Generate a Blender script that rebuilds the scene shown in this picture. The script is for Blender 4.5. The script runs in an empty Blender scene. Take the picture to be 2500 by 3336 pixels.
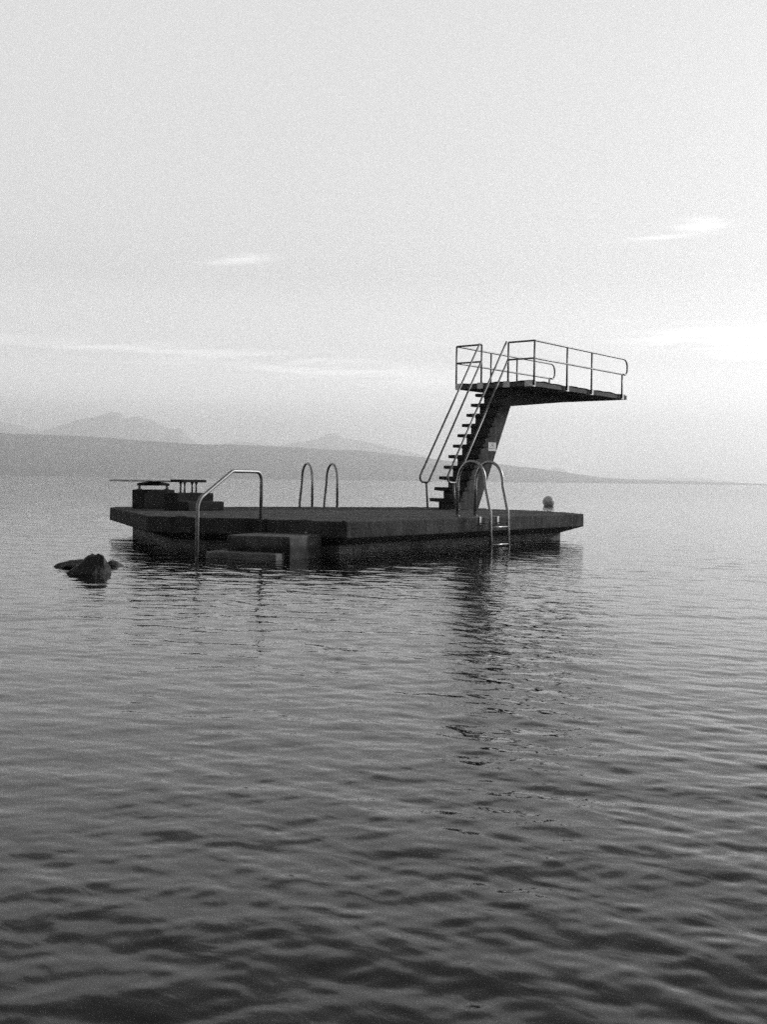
import bpy, bmesh, math, random
import numpy as np
from mathutils import Vector, Matrix
random.seed(4); rng = np.random.default_rng(7)
S = bpy.context.scene; COL = S.collection; rad = math.radians
# ---------------------------------------------------------------- camera
# world frame: x across the tower, y along the diving platform, z up, water at z = 0
PHI = 0.67335; H0 = 0.53
CAMP = Vector((15.273, -21.963, 0.6406 + H0))
F = 3529.6; HY = 1564.6; SL = 0.0130
roll = math.atan(SL); pit = math.atan((1668 - HY) * math.cos(roll) / F)
cd = bpy.data.cameras.new('camera'); cam = bpy.data.objects.new('camera', cd); COL.objects.link(cam)
cam.matrix_world = Matrix.Translation(CAMP) @ Matrix.Rotation(PHI, 4, 'Z') @ Matrix.Rotation(math.pi / 2 - pit, 4, 'X') @ Matrix.Rotation(roll, 4, 'Z')
cd.sensor_fit = 'HORIZONTAL'; cd.sensor_width = 36; cd.lens = F / 2500 * 36
cd.dof.use_dof = True; cd.dof.focus_distance = 22; cd.dof.aperture_fstop = 9
cd.clip_start = 0.05; cd.clip_end = 200000
S.camera = cam
# ---------------------------------------------------------------- sky
SUN_AZ, SUN_EL = 60.0, 20.0            # degrees to the right of the view, above the horizon
W = bpy.data.worlds.new('World'); S.world = W; W.use_nodes = True
nt = W.node_tree; nt.nodes.clear()
def N(t, ty, **k):
    n = t.nodes.new(ty)
    for a, b in k.items(): setattr(n, a, b)
    return n
def put(t, sock, v):
    if isinstance(v, bpy.types.NodeSocket): t.links.new(v, sock)
    else: sock.default_value = v
def mth(t, op, a, b=0.0, c=None, clamp=False):
    n = N(t, 'ShaderNodeMath', operation=op, use_clamp=clamp)
    put(t, n.inputs[0], a); put(t, n.inputs[1], b)
    if c is not None: put(t, n.inputs[2], c)
    return n.outputs[0]
def ramp(t, fac, pts, interp='LINEAR'):
    n = N(t, 'ShaderNodeValToRGB'); cr = n.color_ramp; cr.interpolation = interp
    while len(cr.elements) < len(pts): cr.elements.new(0.5)
    for e, (p, c) in zip(cr.elements, pts):
        e.position = p; e.color = (c, c, c, 1)
    put(t, n.inputs[0], fac); return n.outputs[0]
out = N(nt, 'ShaderNodeOutputWorld'); bg = N(nt, 'ShaderNodeBackground')
sky = N(nt, 'ShaderNodeTexSky', sky_type='NISHITA'); sky.sun_disc = False
sky.sun_elevation = rad(SUN_EL); sky.dust_density = 4.0; sky.air_density = 1.5
# sun direction in the world: view direction is (-sin PHI, cos PHI)
az = SUN_AZ
sd = Matrix.Rotation(PHI, 3, 'Z') @ Vector((math.sin(rad(az)) * math.cos(rad(SUN_EL)), math.cos(rad(az)) * math.cos(rad(SUN_EL)), math.sin(rad(SUN_EL))))
sky.sun_rotation = math.atan2(sd.x, sd.y)
tc = N(nt, 'ShaderNodeTexCoord')
vr = N(nt, 'ShaderNodeVectorRotate', rotation_type='Z_AXIS'); vr.inputs['Angle'].default_value = -PHI
nt.links.new(tc.outputs['Generated'], vr.inputs['Vector'])
sx = N(nt, 'ShaderNodeSeparateXYZ'); nt.links.new(vr.outputs[0], sx.inputs[0])
X, Y, Z = sx.outputs
bw = N(nt, 'ShaderNodeRGBToBW'); nt.links.new(sky.outputs[0], bw.inputs[0])
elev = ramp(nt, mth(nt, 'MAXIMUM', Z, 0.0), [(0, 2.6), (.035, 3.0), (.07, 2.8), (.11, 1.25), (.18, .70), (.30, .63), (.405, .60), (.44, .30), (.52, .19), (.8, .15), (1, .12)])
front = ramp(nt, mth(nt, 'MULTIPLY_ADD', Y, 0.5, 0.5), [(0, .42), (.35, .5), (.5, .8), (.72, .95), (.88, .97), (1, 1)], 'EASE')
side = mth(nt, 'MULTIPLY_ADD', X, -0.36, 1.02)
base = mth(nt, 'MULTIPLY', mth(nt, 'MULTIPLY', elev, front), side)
Yp = mth(nt, 'MAXIMUM', Y, 0.05)
sa = mth(nt, 'DIVIDE', X, Yp); ha = mth(nt, 'DIVIDE', Z, Yp)
cv = N(nt, 'ShaderNodeCombineXYZ')
put(nt, cv.inputs[0], mth(nt, 'MULTIPLY_ADD', ha, 2.0, mth(nt, 'MULTIPLY', sa, 7.0)))
put(nt, cv.inputs[1], mth(nt, 'MULTIPLY_ADD', sa, -3.0, mth(nt, 'MULTIPLY', ha, 120.0)))
ns = N(nt, 'ShaderNodeTexNoise'); ns.inputs['Scale'].default_value = 1.3; ns.inputs['Detail'].default_value = 6; ns.inputs['Roughness'].default_value = .6
ns.inputs['Distortion'].default_value = .4
nt.links.new(cv.outputs[0], ns.inputs['Vector'])
streak = ramp(nt, ns.outputs[0], [(.40, 0), (.60, 1)])
def wisp(px, py, a, b, amp, tilt=0.0, pw=1.0):
    s0 = (px - 1250) / F; h0 = (HY + SL * (px - 1250) - py) / F
    ds = mth(nt, 'SUBTRACT', sa, s0); dh = mth(nt, 'SUBTRACT', mth(nt, 'SUBTRACT', ha, h0), mth(nt, 'MULTIPLY', ds, tilt))
    q = mth(nt, 'ADD', mth(nt, 'POWER', mth(nt, 'ABSOLUTE', mth(nt, 'DIVIDE', ds, a / F)), 2.0), mth(nt, 'POWER', mth(nt, 'ABSOLUTE', mth(nt, 'DIVIDE', dh, b / F)), 2.0))
    return mth(nt, 'MULTIPLY', mth(nt, 'EXPONENT', mth(nt, 'MULTIPLY', q, -1.0)), amp)
ws = [wisp(2265, 738, 70, 16, .26, .05), wisp(2160, 778, 110, 8, .15, .10), wisp(790, 848, 75, 16, .12, .05), wisp(700, 862, 60, 8, .06, .05),
      wisp(2420, 1108, 250, 34, .8, .02), wisp(2450, 1165, 170, 12, .3, .0), wisp(2030, 1050, 70, 7, .08), wisp(2480, 1195, 90, 6, .08),
      wisp(150, 1120, 420, 18, .20, -.04), wisp(900, 1185, 520, 34, .22, -.05), wisp(1250, 1240, 330, 30, .16, -.03), wisp(1420, 1125, 130, 8, .07, -.06), wisp(500, 1290, 600, 30, .035)]
tot = ws[0]
for w_ in ws[1:]: tot = mth(nt, 'ADD', tot, w_)
cl = mth(nt, 'MULTIPLY', tot, mth(nt, 'MULTIPLY_ADD', streak, 3.6, .3))
cl = mth(nt, 'MULTIPLY', cl, mth(nt, 'GREATER_THAN', Y, 0.05))
ns2 = N(nt, 'ShaderNodeTexNoise'); ns2.inputs['Scale'].default_value = 2.0; ns2.inputs['Detail'].default_value = 3
nt.links.new(vr.outputs[0], ns2.inputs['Vector'])
mot = mth(nt, 'MULTIPLY_ADD', ns2.outputs[0], .08, .96)
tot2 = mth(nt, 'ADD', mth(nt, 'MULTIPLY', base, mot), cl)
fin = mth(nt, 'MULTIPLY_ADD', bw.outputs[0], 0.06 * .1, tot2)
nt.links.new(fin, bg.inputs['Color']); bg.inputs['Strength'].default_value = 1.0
nt.links.new(bg.outputs[0], out.inputs[0])
# ---------------------------------------------------------------- sun behind thin cloud
sl = bpy.data.lights.new('sun', 'SUN'); sun = bpy.data.objects.new('sun', sl); COL.objects.link(sun)
sl.energy = 3.5; sl.angle = rad(8); sl.color = (1, 1, 1)
sun.rotation_euler = (-sd).to_track_quat('-Z', 'Y').to_euler()
# ---------------------------------------------------------------- exposure
S.view_settings.view_transform = 'Standard'; S.view_settings.look = 'None'
S.view_settings.exposure = 0.27; S.view_settings.gamma = 1
S.render.engine = 'CYCLES'
S.cycles.max_bounces = 8; S.cycles.diffuse_bounces = 3; S.cycles.glossy_bounces = 4; S.cycles.volume_bounces = 4
S.cycles.use_denoising = False; S.cycles.sample_clamp_indirect = 1.5; S.cycles.sample_clamp_direct = 4
# ---------------------------------------------------------------- materials
def mat(name, base, rough=.8, metal=0.0, var=.3, scale=3.0, stretch=(1, 1, 1), bump=.3, bscale=40, bdist=.004, spec=.5, extra=None):
    m = bpy.data.materials.new(name); m.use_nodes = True; t = m.node_tree
    p = t.nodes['Principled BSDF']
    co = N(t, 'ShaderNodeTexCoord'); mp = N(t, 'ShaderNodeMapping'); mp.inputs['Scale'].default_value = stretch
    t.links.new(co.outputs['Object'], mp.inputs[0])
    n1 = N(t, 'ShaderNodeTexNoise'); n1.inputs['Scale'].default_value = scale; n1.inputs['Detail'].default_value = 8; n1.inputs['Roughness'].default_value = .65
    t.links.new(mp.outputs[0], n1.inputs['Vector'])
    f = ramp(t, n1.outputs[0], [(.3, 1 - var), (.7, 1 + var)]) if var <= .0 else mth(t, 'MULTIPLY_ADD', ramp(t, n1.outputs[0], [(.32, 0), (.68, 1)]), 2 * var, 1 - var)
    c = mth(t, 'MULTIPLY', f, base)
    if extra: c = extra(t, c, co)
    t.links.new(c, p.inputs['Base Color'])
    p.inputs['Roughness'].default_value = rough; p.inputs['Metallic'].default_value = metal
    p.inputs['Specular IOR Level'].default_value = spec
    if bump:
        n2 = N(t, 'ShaderNodeTexNoise'); n2.inputs['Scale'].default_value = bscale; n2.inputs['Detail'].default_value = 6
        t.links.new(co.outputs['Object'], n2.inputs['Vector'])
        b = N(t, 'ShaderNodeBump'); b.inputs['Strength'].default_value = bump; b.inputs['Distance'].default_value = bdist
        t.links.new(n2.outputs[0], b.inputs['Height']); t.links.new(b.outputs[0], p.inputs['Normal'])
    return m
def stain_bands(lo, hi, dark):
    """algae and wet band: darker below a ragged line between lo and hi (object z)"""
    def g(t, c, co):
        s = N(t, 'ShaderNodeSeparateXYZ'); t.links.new(co.outputs['Object'], s.inputs[0])
        n = N(t, 'ShaderNodeTexNoise'); n.inputs['Scale'].default_value = 4.5; n.inputs['Detail'].default_value = 6
        t.links.new(co.outputs['Object'], n.inputs['Vector'])
        zz = mth(t, 'MULTIPLY_ADD', mth(t, 'SUBTRACT', n.outputs[0], .5), .22, s.outputs[2])
        k = N(t, 'ShaderNodeMapRange', interpolation_type='SMOOTHSTEP')
        put(t, k.inputs[0], zz); k.inputs[1].default_value = lo; k.inputs[2].default_value = hi
        k.inputs[3].default_value = dark; k.inputs[4].default_value = 1.0
        return mth(t, 'MULTIPLY', c, k.outputs[0])
    return g
def streaks(t, c, co):
    """vertical run-off streaks"""
    mp = N(t, 'ShaderNodeMapping'); mp.inputs['Scale'].default_value = (9, 9, .9)
    t.links.new(co.outputs['Object'], mp.inputs[0])
    n = N(t, 'ShaderNodeTexNoise'); n.inputs['Scale'].default_value = 1.4; n.inputs['Detail'].default_value = 5; n.inputs['Distortion'].default_value = .3
    t.links.new(mp.outputs[0], n.inputs['Vector'])
    n2 = N(t, 'ShaderNodeTexNoise'); n2.inputs['Scale'].default_value = 1.1; n2.inputs['Detail'].default_value = 3
    t.links.new(co.outputs['Object'], n2.inputs['Vector'])
    k = ramp(t, n2.outputs[0], [(.42, 0), (.62, 1)]); st = mth(t, 'SUBTRACT', ramp(t, n.outputs[0], [(.36, .35), (.64, 1.9)]), 1.0)
    return mth(t, 'MULTIPLY', c, mth(t, 'MULTIPLY_ADD', st, k, 1.0))
def deck_marks(t, c, co):
    n = N(t, 'ShaderNodeTexVoronoi'); n.inputs['Scale'].default_value = 2.3
    t.links.new(co.outputs['Object'], n.inputs['Vector'])
    k = ramp(t, n.outputs['Distance'], [(0.0, 1), (.05, 1), (.08, 0)])
    n3 = N(t, 'ShaderNodeTexNoise'); n3.inputs['Scale'].default_value = .9; n3.inputs['Detail'].default_value = 4
    t.links.new(co.outputs['Object'], n3.inputs['Vector'])
    k2 = ramp(t, n3.outputs[0], [(.54, 0), (.60, 1)])
    return mth(t, 'MULTIPLY_ADD', mth(t, 'MULTIPLY', k, k2), .3, c)
M = {}
M['deck'] = mat('weathered_concrete', .050, .9, var=.6, scale=1.7, bump=.9, bscale=22, bdist=.02, spec=.2, extra=lambda t, c, co: deck_marks(t, mth(t, 'ADD', mth(t, 'MULTIPLY', c, .6), mth(t, 'MULTIPLY', streaks(t, c, co), .4)), co))
M['plinth'] = mat('waterline_concrete', .14, .8, var=.5, scale=3.5, bump=.6, bscale=25, bdist=.012, spec=.3, extra=stain_bands(-.10, .02, .5))
M['step'] = mat('stained_step_concrete', .078, .85, var=.6, scale=6, bump=.6, bscale=25, bdist=.012, spec=.25, extra=stain_bands(.11, .26, .3))
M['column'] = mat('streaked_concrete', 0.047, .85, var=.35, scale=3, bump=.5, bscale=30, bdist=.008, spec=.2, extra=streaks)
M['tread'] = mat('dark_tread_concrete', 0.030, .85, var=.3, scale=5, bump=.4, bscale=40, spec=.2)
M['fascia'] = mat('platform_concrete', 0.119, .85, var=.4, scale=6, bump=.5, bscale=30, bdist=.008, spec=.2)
M['mat'] = mat('black_matting', .025, .9, var=.2, spec=.2)
M['plate'] = mat('galvanised_plate', .75, .5, .1, var=.12, scale=20, bump=.1)
M['rail'] = mat('painted_tube', .16, .42, .55, var=.12, scale=12, bump=.1)
M['steel'] = mat('stainless_tube', .34, .36, .95, var=.08, scale=12, bump=.05)
M['dsteel'] = mat('dull_steel', .26, .48, .8, var=.15, scale=12, bump=.1)
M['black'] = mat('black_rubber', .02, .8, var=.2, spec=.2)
M['board'] = mat('pale_board', .75, .4, .3, var=.08, scale=8, bump=.1)
M['block'] = mat('dark_block_concrete', 0.025, .9, var=.35, scale=4, bump=.6, bscale=30, bdist=.01, spec=.2)
M['sign'] = mat('white_sign', .62, .5, var=.08, scale=30, bump=0)
M['ink'] = mat('sign_ink', .05, .6, var=.1, bump=0)
M['inkl'] = mat('faded_sign_ink', .22, .6, var=.1, bump=0)
M['rock'] = mat('wet_rock', .010, .7, var=.75, scale=7, bump=.9, bscale=18, bdist=.02, spec=.5)
M['buoy'] = mat('weathered_buoy', .5, .55, var=.25, scale=9, bump=.3, bscale=12, bdist=.01)
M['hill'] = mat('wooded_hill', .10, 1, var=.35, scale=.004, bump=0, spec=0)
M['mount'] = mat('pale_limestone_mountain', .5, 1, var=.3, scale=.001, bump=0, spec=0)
M['boat'] = mat('boat_paint', .08, .6, var=.1, bump=0)
# water
wm = bpy.data.materials.new('lake_water'); wm.use_nodes = True; t = wm.node_tree; p = t.nodes['Principled BSDF']
p.inputs['Base Color'].default_value = (.004, .004, .004, 1); p.inputs['IOR'].default_value = 1.333
co = N(t, 'ShaderNodeTexCoord')
ln = N(t, 'ShaderNodeVectorMath', operation='LENGTH'); t.links.new(co.outputs['Object'], ln.inputs[0])
mr = N(t, 'ShaderNodeMapRange'); put(t, mr.inputs[0], ln.outputs['Value'])
mr.inputs[1].default_value = 8; mr.inputs[2].default_value = 90; mr.inputs[3].default_value = .02; mr.inputs[4].default_value = .08
t.links.new(mr.outputs[0], p.inputs['Roughness'])
mpw = N(t, 'ShaderNodeMapping'); mpw.inputs['Rotation'].default_value = (0, 0, -PHI); mpw.inputs['Scale'].default_value = (.62, 1.15, 1)
t.links.new(co.outputs['Object'], mpw.inputs[0])
prev = None
for sc_, dist_, det in ((6.5, .008, 3), (2.4, .007, 2), (.7, .008, 3)):
    nn = N(t, 'ShaderNodeTexNoise'); nn.inputs['Scale'].default_value = sc_; nn.inputs['Detail'].default_value = det; nn.inputs['Distortion'].default_value = .5
    t.links.new(mpw.outputs[0], nn.inputs['Vector'])
    b = N(t, 'ShaderNodeBump'); b.inputs['Distance'].default_value = dist_
    mb = N(t, 'ShaderNodeMapRange'); put(t, mb.inputs[0], ln.outputs['Value']); mb.inputs[1].default_value = 4; mb.inputs[2].default_value = 16; mb.inputs[3].default_value = .65; mb.inputs[4].default_value = 1.0
    t.links.new(mb.outputs[0], b.inputs['Strength'])
    t.links.new(nn.outputs[0], b.inputs['Height'])
    if prev is not None: t.links.new(prev, b.inputs['Normal'])
    prev = b.outputs[0]
t.links.new(prev, p.inputs['Normal'])
M['water'] = wm
# ---------------------------------------------------------------- helpers
def tag(o, label=None, cat=None, group=None, kind=None):
    if label: o['label'] = label
    if cat: o['category'] = cat
    if group: o['group'] = group
    if kind: o['kind'] = kind
    return o
def empty(name, loc, label, cat, group=None):
    o = bpy.data.objects.new(name, None); COL.objects.link(o); o.location = loc; o.empty_display_size = .1
    return tag(o, label, cat, group)
def obj(name, bm, m, parent=None, smooth=False, bevel=0, segs=2):
    me = bpy.data.meshes.new(name)
    if isinstance(bm, bmesh.types.BMesh):
        bmesh.ops.recalc_face_normals(bm, faces=bm.faces); bm.to_mesh(me); bm.free()
    else:
        me.from_pydata(bm[0], [], bm[1])
    me.materials.append(M[m])
    o = bpy.data.objects.new(name, me); COL.objects.link(o)
    if smooth:
        for f in me.polygons: f.use_smooth = True
    if parent is not None:
        o.parent = parent; o.matrix_parent_inverse = Matrix.Translation(-Vector(parent.location))
    if bevel:
        b = o.modifiers.new('bevel', 'BEVEL'); b.width = bevel; b.segments = segs; b.limit_method = 'ANGLE'; b.angle_limit = rad(40)
    return o
def prism(bm, pts, ax, lo, hi):
    """extrude a 2-D outline along an axis: ax 'z' pts=(x,y), ax 'x' pts=(y,z)"""
    def P(p, h): return (p[0], p[1], h) if ax == 'z' else (h, p[0], p[1])
    a = [bm.verts.new(P(p, lo)) for p in pts]; b = [bm.verts.new(P(p, hi)) for p in pts]
    bm.faces.new(a); bm.faces.new(b[::-1]); n = len(pts)
    for i in range(n): bm.faces.new((a[i], a[(i + 1) % n], b[(i + 1) % n], b[i]))
def box(bm, x0, x1, y0, y1, z0, z1): prism(bm, [(x0, y0), (x1, y0), (x1, y1), (x0, y1)], 'z', z0, z1)
def fillet(pts, r, n=7):
    pts = [Vector(p) for p in pts]; o = [pts[0]]
    for i in range(1, len(pts) - 1):
        A, B, C_ = pts[i - 1], pts[i], pts[i + 1]; a = (A - B); c = (C_ - B)
        rr = r[i - 1] if isinstance(r, (list, tuple)) else r
        ang = a.angle(c)
        if rr <= 0 or ang > math.pi - .02: o.append(B); continue
        d = min(rr / math.tan(ang / 2), a.length * .499, c.length * .499); rr2 = d * math.tan(ang / 2)
        ua, uc = a.normalized(), c.normalized(); ctr = B + (ua + uc).normalized() * (rr2 / math.sin(ang / 2))
        p0 = B + ua * d - ctr; p1 = B + uc * d - ctr; th = p0.angle(p1)
        for k in range(n + 1):
            q = k / n; o.append(ctr + (p0 * math.sin((1 - q) * th) + p1 * math.sin(q * th)) / math.sin(th))
    o.append(pts[-1]); return o
def tube(bm, path, r, seg=12, closed=False):
    path = [Vector(p) for p in path]; n = len(path)
    tan = []
    for i in range(n):
        a = path[i] - path[i - 1] if i else path[1] - path[0]; b = path[i + 1] - path[i] if i < n - 1 else a
        tan.append((a.normalized() + b.normalized()).normalized())
    up = Vector((0, 0, 1)) if abs(tan[0].z) < .9 else Vector((1, 0, 0))
    nx = tan[0].cross(up).normalized(); rings = []
    for i in range(n):
        nx = (nx - tan[i] * nx.dot(tan[i])).normalized(); ny = tan[i].cross(nx)
        rings.append([bm.verts.new(path[i] + (nx * math.cos(2 * math.pi * k / seg) + ny * math.sin(2 * math.pi * k / seg)) * r) for k in range(seg)])
    for a, b in zip(rings, rings[1:]):
        for k in range(seg): bm.faces.new((a[k], a[(k + 1) % seg], b[(k + 1) % seg], b[k]))
    bm.faces.new(rings[0][::-1]); bm.faces.new(rings[-1])
def tubes(name, m, parent, paths, r, seg=12):
    bm = bmesh.new()
    for q in paths: tube(bm, q, r, seg)
    o = obj(name, bm, m, parent, True); return o
# ---------------------------------------------------------------- water sheet (real ripples, finer near the shore)
def water():
    az = np.concatenate([np.linspace(-180, -60, 40, endpoint=False), np.linspace(-60, -30, 70, endpoint=False), np.linspace(-30, 30, 401), np.linspace(30, 60, 70)[1:], np.linspace(60, 180, 40, endpoint=False)[1:]])
    r = [.5]
    while r[-1] < 17900: r.append(r[-1] + max(.008, r[-1] * (.003 if r[-1] < 60 else .012 if r[-1] < 160 else .10)))
    r = np.array(r); r[-1] = 17900
    A = np.radians(az) ; R, TH = np.meshgrid(r, A, indexing='ij')
    xc = R * np.sin(TH); yc = R * np.cos(TH)
    c, s = math.cos(PHI), math.sin(PHI)
    # ripples in camera-free plan coordinates
    wx = c * xc - s * yc; wy = s * xc + c * yc
    z = np.zeros_like(wx); dr = np.gradient(r)[:, None]
    fine = np.clip((63 - np.abs(np.degrees(TH))) / 6, 0, 1)
    warp = .35 * np.sin(wx * .31 + 1.1) * np.cos(wy * .27 + .4)
    nW = 130
    for i in range(nW):
        lam = .055 * (.75 / .055) ** (((i + rng.random()) / nW) ** 1.15) if i % 8 else .45 + .8 * rng.random()
        k = 2 * math.pi / lam
        th = PHI - math.pi / 2 + rad(-12) + rng.normal(0, rad(36))
        ks = .0080 * min(1.0, (.22 / lam)) ** .6
        a = ks / k
        fade = np.clip((lam / dr - 3.5) / 3.0, 0, 1)
        ph = rng.random() * 6.283
        arg = k * (wx * math.cos(th) + wy * math.sin(th)) + ph + warp * k * .12
        z += a * fade * np.sin(arg)
    # patches of livelier and calmer water
    patch = 1 + .42 * np.sin(wx * .55 + wy * .2 + 1) * np.sin(wy * .43 - wx * .15)
    z *= fine * patch
    z = z + .12 * z * np.abs(z) / .03 * .5
    nr, na = R.shape
    V = np.stack([wx, wy, z], -1).reshape(-1, 3)
    V = np.vstack([V, [[0, 0, 0]]])
    i = np.arange(nr - 1)[:, None]; j = np.arange(na)[None, :]; j2 = (j + 1) % na
    Q = np.stack([i * na + j, (i) * na + j2, (i + 1) * na + j2, (i + 1) * na + j], -1).reshape(-1, 4)[:, ::-1]
    T = np.stack([np.full(na, nr * na), np.arange(na), (np.arange(na) + 1) % na], -1)[:, ::-1]
    me = bpy.data.meshes.new('water')
    me.vertices.add(len(V)); me.vertices.foreach_set('co', V.astype(np.float32).ravel())
    nl = Q.size + T.size; me.loops.add(nl); me.loops.foreach_set('vertex_index', np.concatenate([Q.ravel(), T.ravel()]).astype(np.int32))
    me.polygons.add(len(Q) + len(T))
    ls = np.concatenate([np.arange(len(Q)) * 4, Q.size + np.arange(len(T)) * 3]).astype(np.int32)
    me.polygons.foreach_set('loop_start', ls)
    me.polygons.foreach_set('use_smooth', np.ones(len(Q) + len(T), bool))
    me.update(calc_edges=True); me.validate()
    me.materials.append(M['water'])
    o = bpy.data.objects.new('water', me); COL.objects.link(o); o.location = (CAMP.x, CAMP.y, 0)
    if me.polygons[0].normal.z < 0: me.flip_normals()
    tag(o, kind='structure'); return o
water()
# ---------------------------------------------------------------- hills and mountains
def plan(px, d):
    s_ = (px - 1250) / F; v = Matrix.Rotation(PHI, 3, 'Z') @ Vector((s_ * d, d, 0)); return CAMP.x + v.x, CAMP.y + v.y
def ridge(name, prof, dist, m, jag, seed, foot=.82, rows=26, step=6, rug=1.0):
    rg = np.random.default_rng(seed)
    px = np.arange(prof[0][0], prof[-1][0] + 1, step, dtype=float)
    yy = np.interp(px, [a for a, b in prof], [b for a, b in prof])
    D = np.interp(px, [a for a, b in dist], [b for a, b in dist])
    h = np.maximum((HY + SL * (px - 1250) - yy) / F * D, 0) + CAMP.z
    verts = []; ncol = len(px)
    fr = np.concatenate([np.linspace(0, 1, rows), np.linspace(1, 1.9, 7)[1:]])
    # correlated ruggedness: several octaves along the ridge and down the slope
    rough = np.zeros((len(fr), ncol))
    for o_ in range(7):
        n = max(4, ncol // (2 ** o_) + 2); g = rg.normal(0, 1, (len(fr) // 2 + 3, n))
        xi = np.linspace(0, n - 1.001, ncol); yi = np.linspace(0, g.shape[0] - 1.001, len(fr))
        x0 = xi.astype(int); y0 = yi.astype(int); fx = (xi - x0)[None, :]; fy = (yi - y0)[:, None]
        G = (g[y0][:, x0] * (1 - fx) + g[y0][:, x0 + 1] * fx) * (1 - fy) + (g[y0 + 1][:, x0] * (1 - fx) + g[y0 + 1][:, x0 + 1] * fx) * fy
        rough += G * (1.55 ** o_) / 8
    for ri, q in enumerate(fr):
        for i in range(ncol):
            d = D[i] * (foot + (1 - foot) * q)
            if q <= 1: z = h[i] * (q ** .85) + rough[ri, i] * jag * (.35 + .65 * (1 - q)) * (1 if q > 0 else 0) * rug + (rg.normal(0, jag * .16) if q == 1 else 0)
            else: z = h[i] * max(0, 1 - ((q - 1) / .9) ** 1.5)
            if ri == 0 or ri == len(fr) - 1: z = -1.0
            if q < 1: z = min(z, h[i] * (.3 + .7 * q) )
            x, y = plan(px[i], d); verts.append((x, y, max(z, -1.0)))
    faces = [(a * ncol + b, a * ncol + b + 1, (a + 1) * ncol + b + 1, (a + 1) * ncol + b) for a in range(len(fr) - 1) for b in range(ncol - 1)]
    o = obj(name, (verts, faces), m, None, False); tag(o, kind='structure'); return o
HD = [(-2500, 4900), (0, 6100), (1250, 7100), (2200, 8700), (3600, 9500)]
ridge('hill', [(-2500, 1330), (-900, 1370), (0, 1408), (267, 1421), (470, 1436), (627, 1445), (745, 1446), (902, 1454), (1019, 1462), (1176, 1470), (1300, 1484), (1474, 1502), (1639, 1515), (1765, 1529), (1866, 1543), (1953, 1555), (2062, 1561), (2219, 1566), (2400, 1573), (2560, 1579), (2900, 1584)], HD, 'hill', 6, 1, step=5)
MD = [(-3000, 14900), (3000, 14200)]
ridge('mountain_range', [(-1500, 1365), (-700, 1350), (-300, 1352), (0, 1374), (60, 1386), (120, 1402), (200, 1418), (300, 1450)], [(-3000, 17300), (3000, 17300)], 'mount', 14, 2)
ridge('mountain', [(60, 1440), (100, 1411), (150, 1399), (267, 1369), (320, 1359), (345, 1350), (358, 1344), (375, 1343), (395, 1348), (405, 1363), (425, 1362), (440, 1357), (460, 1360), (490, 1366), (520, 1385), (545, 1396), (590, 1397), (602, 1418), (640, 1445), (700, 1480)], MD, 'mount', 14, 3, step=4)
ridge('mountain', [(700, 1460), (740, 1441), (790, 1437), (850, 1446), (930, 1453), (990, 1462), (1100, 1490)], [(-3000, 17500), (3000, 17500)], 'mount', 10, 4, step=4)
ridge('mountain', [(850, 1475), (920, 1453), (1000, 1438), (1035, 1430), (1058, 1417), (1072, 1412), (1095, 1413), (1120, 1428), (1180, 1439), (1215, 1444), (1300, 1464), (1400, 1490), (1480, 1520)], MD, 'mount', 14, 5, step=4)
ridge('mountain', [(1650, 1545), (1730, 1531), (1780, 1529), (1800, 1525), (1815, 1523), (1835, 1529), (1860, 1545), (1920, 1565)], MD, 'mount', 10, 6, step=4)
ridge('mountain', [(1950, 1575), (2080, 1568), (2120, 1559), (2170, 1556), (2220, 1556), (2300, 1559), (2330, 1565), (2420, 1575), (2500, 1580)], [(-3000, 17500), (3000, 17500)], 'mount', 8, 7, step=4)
# ---------------------------------------------------------------- haze
hm = bpy.data.materials.new('haze_air'); hm.use_nodes = True; t = hm.node_tree; t.nodes.clear()
ho = N(t, 'ShaderNodeOutputMaterial'); pv = N(t, 'ShaderNodeVolumePrincipled')
pv.inputs['Color'].default_value = (.99, .99, .99, 1); pv.inputs['Density'].default_value = 0.0002; pv.inputs['Anisotropy'].default_value = .5
t.links.new(pv.outputs[0], ho.inputs['Volume']); M['haze'] = hm
bm = bmesh.new(); box(bm, CAMP.x - 18500, CAMP.x + 18500, CAMP.y - 18500, CAMP.y + 18500, -1.9, 1150)
tag(obj('haze', bm, 'haze'), kind='stuff')
# ---------------------------------------------------------------- concrete bathing platform in the lake
Cc = Vector((4.54, -9.41)); Bc = Vector((1.07, -10.41))
DECK = [(-3.3, -7.85), (1.07, -10.41), (4.54, -9.41), (4.54, -1.85), (2.62, -.58), (-.4, -.62), (-1.95, -4.1)]
def inset(poly, d):
    n = len(poly); out_ = []
    for i in range(n):
        a, b, c = Vector(poly[i - 1]), Vector(poly[i]), Vector(poly[(i + 1) % n])
        e1 = (b - a).normalized(); e2 = (c - b).normalized()
        n1 = Vector((-e1.y, e1.x)); n2 = Vector((-e2.y, e2.x))
        k = d / (1 + n1.dot(n2)); out_.append(tuple(b + (n1 + n2) * k))
    return out_
plat = empty('bathing_platform', (1.0, -5.0, 0), 'big dark concrete bathing platform with chamfered corners standing in the lake', 'bathing platform')
bm = bmesh.new(); prism(bm, DECK, 'z', H0 - .26, H0)
bmesh.ops.subdivide_edges(bm, edges=[e for e in bm.edges if e.calc_length() > 1], cuts=70)
for v in bm.verts:
    v.co += Vector((random.uniform(-1, 1), random.uniform(-1, 1), random.uniform(-1, 1) * .6)) * .005
obj('deck_slab', bm, 'deck', plat, bevel=.018)
bm = bmesh.new(); hi = inset(DECK, .012); lo = inset(DECK, .42)
a = [bm.verts.new((x, y, H0 - .262)) for x, y in hi]; b = [bm.verts.new((x, y, H0 - .395)) for x, y in lo]; c = [bm.verts.new((x, y, -.9)) for x, y in lo]
bm.faces.new(a); n = len(DECK)
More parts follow.
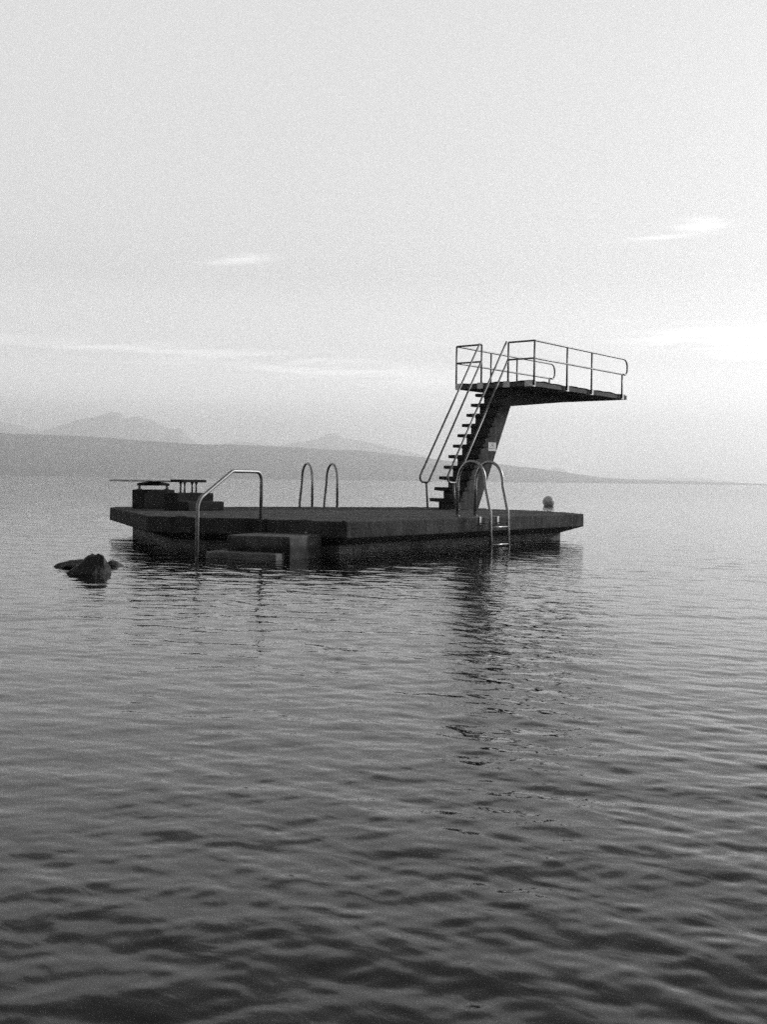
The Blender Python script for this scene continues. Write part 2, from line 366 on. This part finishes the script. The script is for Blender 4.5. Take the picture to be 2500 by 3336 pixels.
for i in range(n):
    j = (i + 1) % n; bm.faces.new((a[i], a[j], b[j], b[i])); bm.faces.new((b[i], b[j], c[j], c[i]))
bm.faces.new(c[::-1])
obj('plinth', bm, 'plinth', plat)
# entry steps on the near left side, in that side's own directions
tv = (Bc - Cc).normalized(); nv = Vector((-tv.y, tv.x)); nv = nv if nv.y < 0 else -nv
def cb(a_, b_, z=0.0): q = Cc + tv * a_ + nv * b_; return (q.x, q.y, z)
def cbbox(bm, a0, a1, b0, b1, z0, z1, rr=None):
    pts = [cb(a0, b0), cb(a1, b0), cb(a1, b1), cb(a0, b1)]
    prism(bm, [(p_[0], p_[1]) for p_ in pts], 'z', z0, z1)
bm = bmesh.new(); cbbox(bm, .41, 1.46, -.05 + .053, 1.08, -.9, H0 - .20)
obj('landing_block', bm, 'step', plat, bevel=.03, segs=3)
bm = bmesh.new(); cbbox(bm, .49, 1.66, .2, 1.35, -.9, H0 - .435)
obj('lower_step', bm, 'plinth', plat, bevel=.02)
# ---------------------------------------------------------------- diving tower
TW = empty('diving_tower', (1.12, -1.4, H0), 'tall concrete diving tower with cantilevered stair treads and railed high platform', 'diving tower')
Z0 = H0; RUN = .1803
# column with its stepped front and tapering cantilever beam, one casting
U0, U1 = .845, 1.375
prof = [(-1.03, 0)]
pts = [(-1.86, 0)]
for k in range(1, 12):
    vk = -1.86 + RUN * (k - 1)
    pts += [(vk, .25 * k - .02), (vk + RUN, .25 * k - .02)]
pts += [(-1.86 + RUN * 11, 2.884), (4.45, 2.884), (4.45, 2.872), (.307, 2.452), (-1.03, 0)]
bm = bmesh.new(); prism(bm, [(a_, b_ + Z0 + .001) for a_, b_ in pts], 'x', U0, U1)
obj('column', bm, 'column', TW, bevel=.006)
for k in range(1, 12):
    v0 = -2.1218 + RUN * k; zt = Z0 + .25 * k; u0, u1 = .637, 1.49
    bm = bmesh.new()
    sec = [(u0, zt), (u1, zt), (u1, zt - .072), (U1 + .0, zt - .088), (U0, zt - .088), (u0, zt - .072)]
    A_ = [bm.verts.new((x, v0, z)) for x, z in sec]; B_ = [bm.verts.new((x, v0 + .185, z)) for x, z in sec]
    bm.faces.new(A_); bm.faces.new(B_[::-1])
    for i in range(6): bm.faces.new((A_[i], A_[(i + 1) % 6], B_[(i + 1) % 6], B_[i]))
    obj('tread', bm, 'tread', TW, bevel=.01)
PW, PL = 2.12, 4.98; ZP = Z0 + 3.0
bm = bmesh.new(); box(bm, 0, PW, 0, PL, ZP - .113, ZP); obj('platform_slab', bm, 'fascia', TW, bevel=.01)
bm = bmesh.new(); nx_, ny_ = 24, 60   # wavy black matting lapping over the edges
g = [[None] * (ny_ + 1) for _ in range(nx_ + 1)]; g2 = [[None] * (ny_ + 1) for _ in range(nx_ + 1)]
for i in range(nx_ + 1):
    for j in range(ny_ + 1):
        x = -.015 + (PW + .03) * i / nx_; y = -.015 + (PL - .12) * j / ny_
        edge = i in (0, nx_) or j in (0, ny_)
        z = ZP + .016 + (.009 * math.sin(y * 4.1 + i) + .008 * math.sin(y * 9.3 + x * 7) + random.uniform(-.003, .003) if edge else 0)
        g[i][j] = bm.verts.new((x, y, z)); g2[i][j] = bm.verts.new((x, y, z - .013))
for i in range(nx_):
    for j in range(ny_):
        bm.faces.new((g[i][j], g[i + 1][j], g[i + 1][j + 1], g[i][j + 1])); bm.faces.new((g2[i][j], g2[i][j + 1], g2[i + 1][j + 1], g2[i + 1][j]))
for j in range(ny_):
    for i in (0, nx_): bm.faces.new((g[i][j], g[i][j + 1], g2[i][j + 1], g2[i][j]))
for i in range(nx_):
    for j in (0, ny_): bm.faces.new((g[i][j], g[i + 1][j], g2[i + 1][j], g2[i][j]))
obj('matting', bm, 'mat', TW)
RR = .0228; XN, XF = PW + .045, -.045; YB = -.0
# guard rails: near side and far side, each one frame of tube with posts as parts of their own
def guard(xs, x_open):
    zt, zm = ZP + .945, ZP + .535
    yb = .045
    loop = fillet([(x_open, yb, zt), (xs, yb, zt), (xs, 4.87, zt), (xs, 4.87, zm), (xs, 4.58, zm)], [.03, .20, .20], 9)
    bm = bmesh.new(); tube(bm, loop, RR)
    tube(bm, fillet([(x_open, yb, zm), (xs, yb, zm), (xs, 4.60, zm)], .03), RR * .95)
    obj('guard_rail', bm, 'rail', TW, True)
    for (x, y, top) in ((x_open, yb, zt), (xs, yb, zt), (xs, 1.60, zt), (xs, 2.87, zt), (xs, 4.58, zm)):
        bm = bmesh.new(); tube(bm, [(x, y, ZP - (.10 if abs(x - xs) < .01 else .0)), (x, y, top)], RR)
        obj('rail_post', bm, 'rail', TW, True)
guard(XN, 1.45); guard(XF, .69)
# galvanised plates clamping the posts to the platform edge
def plate(x0, x1, y0, y1): 
    bm = bmesh.new(); box(bm, x0, x1, y0, y1, ZP - .122, ZP + .028); obj('bracket_plate', bm, 'plate', TW, bevel=.003)
for (s0, s1) in ((0, .16), (1.64, 1.76), (2.91, 3.04), (4.62, 4.76)):
    plate(PW + .0155, PW + .022, s0 if s0 else -.0152, s1); plate(-.022, -.0155, s0 if s0 else -.0152, s1)
for (x0, x1) in ((-.022, .13), (.62, .79), (1.36, 1.54), (1.95, 2.142)):
    plate(x0, x1, -.024, -.0155)
for s0 in (1.56, 2.83):
    bm = bmesh.new(); box(bm, PW - .2, PW + .05, s0, s0 + .09, ZP - .124, ZP - .1155); obj('bracket_foot', bm, 'plate', TW)
# stair rails: upper and lower tube joined by a bend at the foot, each on a short post
def stair_rail(u):
    a_ = Vector((u, -.045, ZP + .955)); l = Vector((u, .035, ZP + .54))
    d = (Vector((u, -2.335, Z0 + .826)) - Vector((u, -.068, ZP + .956))).normalized()
    foot = Vector((u, -2.36, Z0 + .79)); 
    lowd = Vector((u, -2.03, Z0 + .721))
    f1 = a_ + d * ((a_.z - (Z0 + .60)) / -d.z); f2 = l + (lowd - l).normalized() * ((l.z - (Z0 + .66)) / -((lowd - l).normalized().z))
    mid = (f1 + f2) / 2
    path = fillet([a_, Vector((u, f1.y, Z0 + .62)), Vector((u, f2.y + .005, Z0 + .60)), l], [.14, .13], 10)
    bm = bmesh.new(); tube(bm, path, RR); obj('stair_rail', bm, 'rail', TW, True)
    zb = min(p_.z for p_ in path); yb = [p_ for p_ in path if p_.z < zb + .02][0].y
    yb = sum(p_.y for p_ in path if p_.z < zb + .03) / len([1 for p_ in path if p_.z < zb + .03])
    bm = bmesh.new(); tube(bm, [(u, yb + .08, Z0 - .005), (u, yb + .01, zb + .005)], RR)
    obj('stair_rail_post', bm, 'rail', TW, True)
    bm = bmesh.new(); box(bm, u - .07, u + .07, yb + .01, yb + .15, Z0 + .001, Z0 + .012); obj('base_plate', bm, 'dsteel', TW, bevel=.002)
stair_rail(.69); stair_rail(1.45)
# ---------------------------------------------------------------- notice on the column
SG = empty('warning_sign', (U1 + .004, -.49, Z0 + 1.36), 'small white notice with a swimmer pictogram, on the side of the leaning column', 'sign')
XS = U1 + .003
bm = bmesh.new(); box(bm, XS, XS + .005, -.655, -.325, Z0 + 1.358, Z0 + 1.560); obj('sign_panel', bm, 'sign', SG)
def ink(name, pts_, m='ink'):
    bm = bmesh.new(); prism(bm, pts_, 'x', XS + .006, XS + .0075); return obj(name, bm, m, SG)
zc = Z0 + 1.36
bm = bmesh.new(); yc_, zc_ = -.49, zc + .145
prism(bm, [(yc_ + .024 * math.cos(a_ * .5236), zc_ + .011 * math.sin(a_ * .5236)) for a_ in range(12)], 'x', XS + .006, XS + .0075)
for sgn in (-1, 1):
    prev_ = None
    for q in range(6):
        a0, a1 = [math.pi / 2 + sgn * (math.pi / 2.1) * w_ / 6 for w_ in (q, q + 1)]
        P_ = lambda an, r_: (yc_ + r_ * 1.25 * math.cos(an), zc + .085 + r_ * math.sin(an))
        prism(bm, [P_(a0, .044), P_(a1, .044), P_(a1, .053), P_(a0, .053)], 'x', XS + .006, XS + .0075)
obj('pictogram', bm, 'ink', SG)
bm = bmesh.new()
for q in range(9): prism(bm, [(-.63 + q * .031, zc + .05), (-.63 + q * .031 + .021, zc + .05), (-.63 + q * .031 + .021, zc + .064), (-.63 + q * .031, zc + .064)], 'x', XS + .006, XS + .0075)
obj('lettering', bm, 'inkl', SG); bm = bmesh.new()
for q in range(5): prism(bm, [(-.57 + q * .034, zc + .179), (-.57 + q * .034 + .024, zc + .179), (-.57 + q * .034 + .024, zc + .187), (-.57 + q * .034, zc + .187)], 'x', XS + .006, XS + .0075)
o_ = obj('lettering', bm, 'inkl', SG)
# ---------------------------------------------------------------- springboard
SB = empty('springboard', (-1.9, -7.5, Z0), 'low pale springboard on dark concrete pedestals at the left end of the deck', 'springboard')
bm = bmesh.new(); box(bm, -2.52, -2.15, -7.9, -7.08, Z0 + .001, Z0 + .387); obj('front_pedestal', bm, 'block', SB, bevel=.02)
bm = bmesh.new(); prism(bm, [(-1.36, Z0 + .001), (-.64, Z0 + .001), (-.64, Z0 + .177), (-.95, Z0 + .177), (-.95, Z0 + .34), (-1.36, Z0 + .34)], 'x', -8.05, -7.1)
# outline above is (x,z); turn it so it is extruded along y
for v in bm.verts: v.co = Vector((v.co.y, v.co.x, v.co.z))
obj('step_pedestal', bm, 'block', SB, bevel=.02)
bm = bmesh.new(); v_ = []
for x, zt, zb in ((-1.07, .585, .562), (-1.6, .590, .560), (-2.2, .592, .556), (-2.8, .592, .562), (-3.39, .593, .572)):
    v_.append([bm.verts.new((x, y, Z0 + z)) for y, z in ((-7.8, zb), (-7.24, zb), (-7.24, zt), (-7.8, zt))])
for a_, b_ in zip(v_, v_[1:]):
    for i in range(4): bm.faces.new((a_[i], a_[(i + 1) % 4], b_[(i + 1) % 4], b_[i]))
bm.faces.new(v_[0]); bm.faces.new(v_[-1][::-1])
obj('board', bm, 'board', SB, bevel=.004)
bm = bmesh.new(); box(bm, -3.36, -1.43, -7.812, -7.795, Z0 + .548, Z0 + .563); obj('board_rib', bm, 'black', SB)
bm = bmesh.new(); box(bm, -1.42, -1.05, -7.83, -7.2, Z0 + .548, Z0 + .603); obj('hinge_plate', bm, 'black', SB, bevel=.01)
for y in (-7.66, -7.36):
    for x in (-1.30, -1.18):
        bm = bmesh.new(); tube(bm, [(x, y, Z0 + .342), (x, y, Z0 + .552)], .019); tube(bm, [(x, y, Z0 + .341), (x, y, Z0 + .352)], .035)
        tube(bm, [(x, y, Z0 + .52), (x, y, Z0 + .548)], .03)
        obj('hinge_post', bm, 'dsteel', SB, True)
bm = bmesh.new()
n_ = 14; top = []; bot = []
for i in range(n_ + 1):
    y = -7.9 + .78 * i / n_; zz = Z0 + .512 + .036 * (math.sin(math.pi * i / n_) ** .6 if 0 < i < n_ else 0)
    top.append((y, zz)); bot.append((y, Z0 + .468))
prism(bm, bot + top[::-1], 'x', -2.36, -2.27); obj('fulcrum_bar', bm, 'black', SB, bevel=.006)
for y in (-7.87, -7.15):
    bm = bmesh.new(); tube(bm, [(-2.315, y, Z0 + .388), (-2.315, y, Z0 + .50)], .028); tube(bm, [(-2.315, y, Z0 + .388), (-2.315, y, Z0 + .405)], .055)
    obj('fulcrum_post', bm, 'dsteel', SB, True)
# ---------------------------------------------------------------- swim ladders
def ladder(name, origin, along, outw, width, label, zin=.98, reach=.72, rungs=True):
    """along: unit vector along the deck edge; outw: unit vector away from the deck"""
    o = Vector((origin[0], origin[1], 0)); al = Vector((*along, 0)); ow = Vector((*outw, 0)); up = Vector((0, 0, 1))
    L = empty(name, (origin[0], origin[1], 0), label, 'ladder')
    for s_ in (0, 1):
        b_ = o + al * width * s_
        arc = [b_ - ow * .50 + up * (Z0 + .0), b_ - ow * .495 + up * (Z0 + .58)]
        # half-ellipse top
        for q in range(1, 15):
            an = math.pi * q / 15; arc.append(b_ + ow * (-.495 + .295 * (1 - math.cos(an))) + up * (Z0 + .60 + .40 * math.sin(an) ** .9))
        arc += [b_ + ow * .10 + up * (Z0 + .56), b_ + ow * .215 + up * (Z0 + .10), b_ + ow * .27 + up * (-.75)]
        bm = bmesh.new(); tube(bm, arc, .0275, 14); obj('side_rail', bm, 'steel', L, True)
    if rungs:
        for z in (Z0 - .173, Z0 - .485, Z0 - .78, Z0 - 1.06):
            off = .225 + .0450 * (Z0 - .1 - z) / 1.0
            bm = bmesh.new(); tube(bm, [o + ow * off + up * z, o + al * width + ow * off + up * z], .0155); obj('rung', bm, 'steel', L, True)
    for s_ in (0, 1):
        b_ = o + al * (width * s_)
        bm = bmesh.new()
        for (d0, d1, z0, z1) in ((-.10, .012, Z0 + .002, Z0 + .010), (.004, .012, Z0 - .125, Z0 + .0015)):
            vs = []
            for z in (z0, z1):
                for da, dw in ((-.03, d0), (.03, d0), (.03, d1), (-.03, d1)): vs.append(bm.verts.new(b_ + al * da + ow * dw + up * z))
            for f_ in ((0, 1, 2, 3), (7, 6, 5, 4), (0, 1, 5, 4), (1, 2, 6, 5), (2, 3, 7, 6), (3, 0, 4, 7)): bm.faces.new([vs[i] for i in f_])
        obj('clip', bm, 'plate', L)
        bm = bmesh.new(); tube(bm, [b_ + ow * .0125 + up * (Z0 - .105), b_ + ow * .222 + up * (Z0 - .105)], .012); obj('strut', bm, 'dsteel', L, True)
        bm = bmesh.new(); q_ = b_ - ow * .50 + up * (Z0 + .0015); tube(bm, [q_, q_ + up * .014], .05); obj('foot_flange', bm, 'dsteel', L, True)
    return L
ladder('swim_ladder', (4.54, -5.73), (0, 1), (1, 0), .58, 'shiny steel swim ladder on the near right edge, in front of the diving tower')
A_ = Vector((-1.95, -4.1)); G_ = Vector((-.4, -.62)); al = (G_ - A_).normalized(); ow = Vector((-al.y, al.x))
ladder('swim_ladder', tuple(Vector((-3.3, -7.85)) + Vector((2.9, 7.23)).normalized() * 4.46 + ow * .0), tuple(al), tuple(ow), .62, 'steel swim ladder on the far edge, only its two hoops showing above the deck')
# ---------------------------------------------------------------- handrail over the entry steps
HR = empty('entry_handrail', cb(1.62, 1.6, 0), 'bent steel handrail beside the concrete entry steps, its outer leg in the water', 'handrail')
def hp(b_, z): return cb(1.45 + .11 * b_, b_, Z0 + z)
path = fillet([hp(.06, -.20), hp(.04, .748), hp(.80, .748), hp(1.62, .315), hp(1.64, -1.2)], [.14, .16, .22], 9)
bm = bmesh.new(); tube(bm, path, .0275, 14); obj('rail_tube', bm, 'dsteel', HR, True)
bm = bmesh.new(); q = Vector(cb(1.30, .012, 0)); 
prism(bm, [cb(1.372, .004)[:2], cb(1.395, .004)[:2], cb(1.40, .02)[:2], cb(1.378, .02)[:2]], 'z', Z0 - .19, Z0 + .012); obj('dark_strip', bm, 'black', HR)  # thin dark upright strip on the slab face beside the handrail's inner leg
# ---------------------------------------------------------------- rocks
def rock(name, c, size, seed, label, tilt=(0, 0, 0), flat=1.0, lumps=.22, m='rock'):
    rg = np.random.default_rng(seed); bm = bmesh.new(); bmesh.ops.create_icosphere(bm, subdivisions=5, radius=1)
    dirs = rg.normal(0, 1, (14, 3)); dirs /= np.linalg.norm(dirs, axis=1)[:, None]; amp = rg.uniform(.5, 1, 14)
    ph = rg.random((10, 3)) * 6
    for v in bm.verts:
        d = np.array(v.co); k = 1.0
        for di, am in zip(dirs, amp):        # planar cuts give faceted boulder faces
            q = d @ di
            if q > .72: k = min(k, (.72 + .10 * am) / q)
        k += lumps * .25 * sum(math.sin(3.1 * (j % 4 + 1) * d[j % 3] + ph[j % 10][0]) * math.sin(2.3 * (j % 3 + 1) * d[(j + 1) % 3] + ph[j % 10][1]) / (j % 4 + 1) for j in range(8))
        v.co = Vector(d * k)
    Rm = Matrix.Rotation(PHI, 4, 'Z') @ Matrix.Rotation(tilt[1], 4, 'Y') @ Matrix.Rotation(tilt[0], 4, 'X') @ Matrix.Diagonal((*size, 1))
    bm.transform(Rm); o = obj(name, bm, m, None, True); o.location = c; tag(o, label, 'rock', 'rocks awash at the left'); return o
def at(px, py, z=0.0):
    """point on the plane at height z that the camera ray through a photo pixel meets"""
    d = cam.matrix_world.to_3x3() @ Vector(((px - 1250) / F, (1668 - py) / F, -1)); k = (z - CAMP.z) / d.z; return CAMP + d * k
pr = at(296, 1866)
def boulder():
    """one jagged boulder: low tail at one end, steep double-humped head at the other"""
    X_ = [-1, -.78, -.42, -.1, .17, .3, .5, .72, .93, 1.0]; Hh = [.02, .18, .55, .82, .98, .93, 1.03, .97, .62, .1]
    bm = bmesh.new(); bmesh.ops.create_icosphere(bm, subdivisions=6, radius=1); rg = np.random.default_rng(21)
    fr = rg.normal(0, 1, (26, 3)); ph = rg.random(26) * 6.3
    dirs = rg.normal(0, 1, (30, 3)); dirs /= np.linalg.norm(dirs, axis=1)[:, None]; cut = rg.uniform(.80, .93, 30)
    for v in bm.verts:
        d = np.array(v.co); k = 1.0
        for di, c_ in zip(dirs, cut):
            q = d @ di
            if q > c_: k = min(k, c_ / q)
        d = d * k
        w = sum(math.sin((3 + i * .9) * (d @ fr[i]) + ph[i]) / (3 + i) for i in range(26)) * .06
        x, y, z = d * (1 + w)
        top = np.interp(x, X_, Hh) * (1 - .25 * abs(y)); r_ = math.sqrt(max(1 - x * x, .02))
        zz = z / max(r_, .25) * top if z > 0 else z * .6
        v.co = Vector((x * .272, y * .25, zz * .285))
    bm.transform(Matrix.Rotation(PHI, 4, 'Z')); o = obj('boulder', bm, 'rock', None, False); o.location = at(287, 1868) + Vector((0, 0, -.01))
    tag(o, 'big jagged dark boulder rising from the water at the left, steepest on its right side', 'rock', 'rocks awash at the left')
boulder()
rock('flat_rock', at(228, 1846) + Vector((0, 0, -.005)), (.25, .22, .085), 5, 'low flat rock sloping into the water behind the biggest boulder, on its left', tilt=(0, rad(-14), 0))
rock('small_rock', at(374, 1843) + Vector((0, 0, -.01)), (.13, .14, .07), 11, 'small low rock just right of the biggest boulder', tilt=(0, rad(16), 0))
# ---------------------------------------------------------------- buoy
bp_ = at(1788, 1648); bm = bmesh.new(); bmesh.ops.create_uvsphere(bm, u_segments=48, v_segments=24, radius=.295)
for v in bm.verts:
    v.co *= 1 + .008 * math.sin(v.co.x * 17 + 1) * math.sin(v.co.z * 13)
B = obj('buoy', bm, 'buoy', None, True); B.location = bp_ + Vector((0, 0, .205)); tag(B, 'round grey mooring buoy floating in open water behind the platform', 'buoy')
# ---------------------------------------------------------------- distant boat
q = Matrix.Rotation(PHI, 3, 'Z') @ Vector(((1400 - 1250) / F * 1500, 1500, 0)); 
BT = empty('boat', (CAMP.x + q.x, CAMP.y + q.y, 0), 'tiny dark boat far out on the water, beside the left stair rail', 'boat')
c_, s_ = math.cos(PHI), math.sin(PHI)
def bt(x, y): return (BT.location.x + c_ * x - s_ * y, BT.location.y + s_ * x + c_ * y)
bm = bmesh.new(); prism(bm, [bt(-2.6, -.8), bt(1.6, -.8), bt(3.0, 0), bt(1.6, .8), bt(-2.6, .8)], 'z', -.2, .65); obj('hull', bm, 'boat', BT)
bm = bmesh.new(); prism(bm, [bt(-.9, -.55), bt(.7, -.55), bt(.7, .55), bt(-.9, .55)], 'z', .652, 1.15); obj('cabin', bm, 'boat', BT)
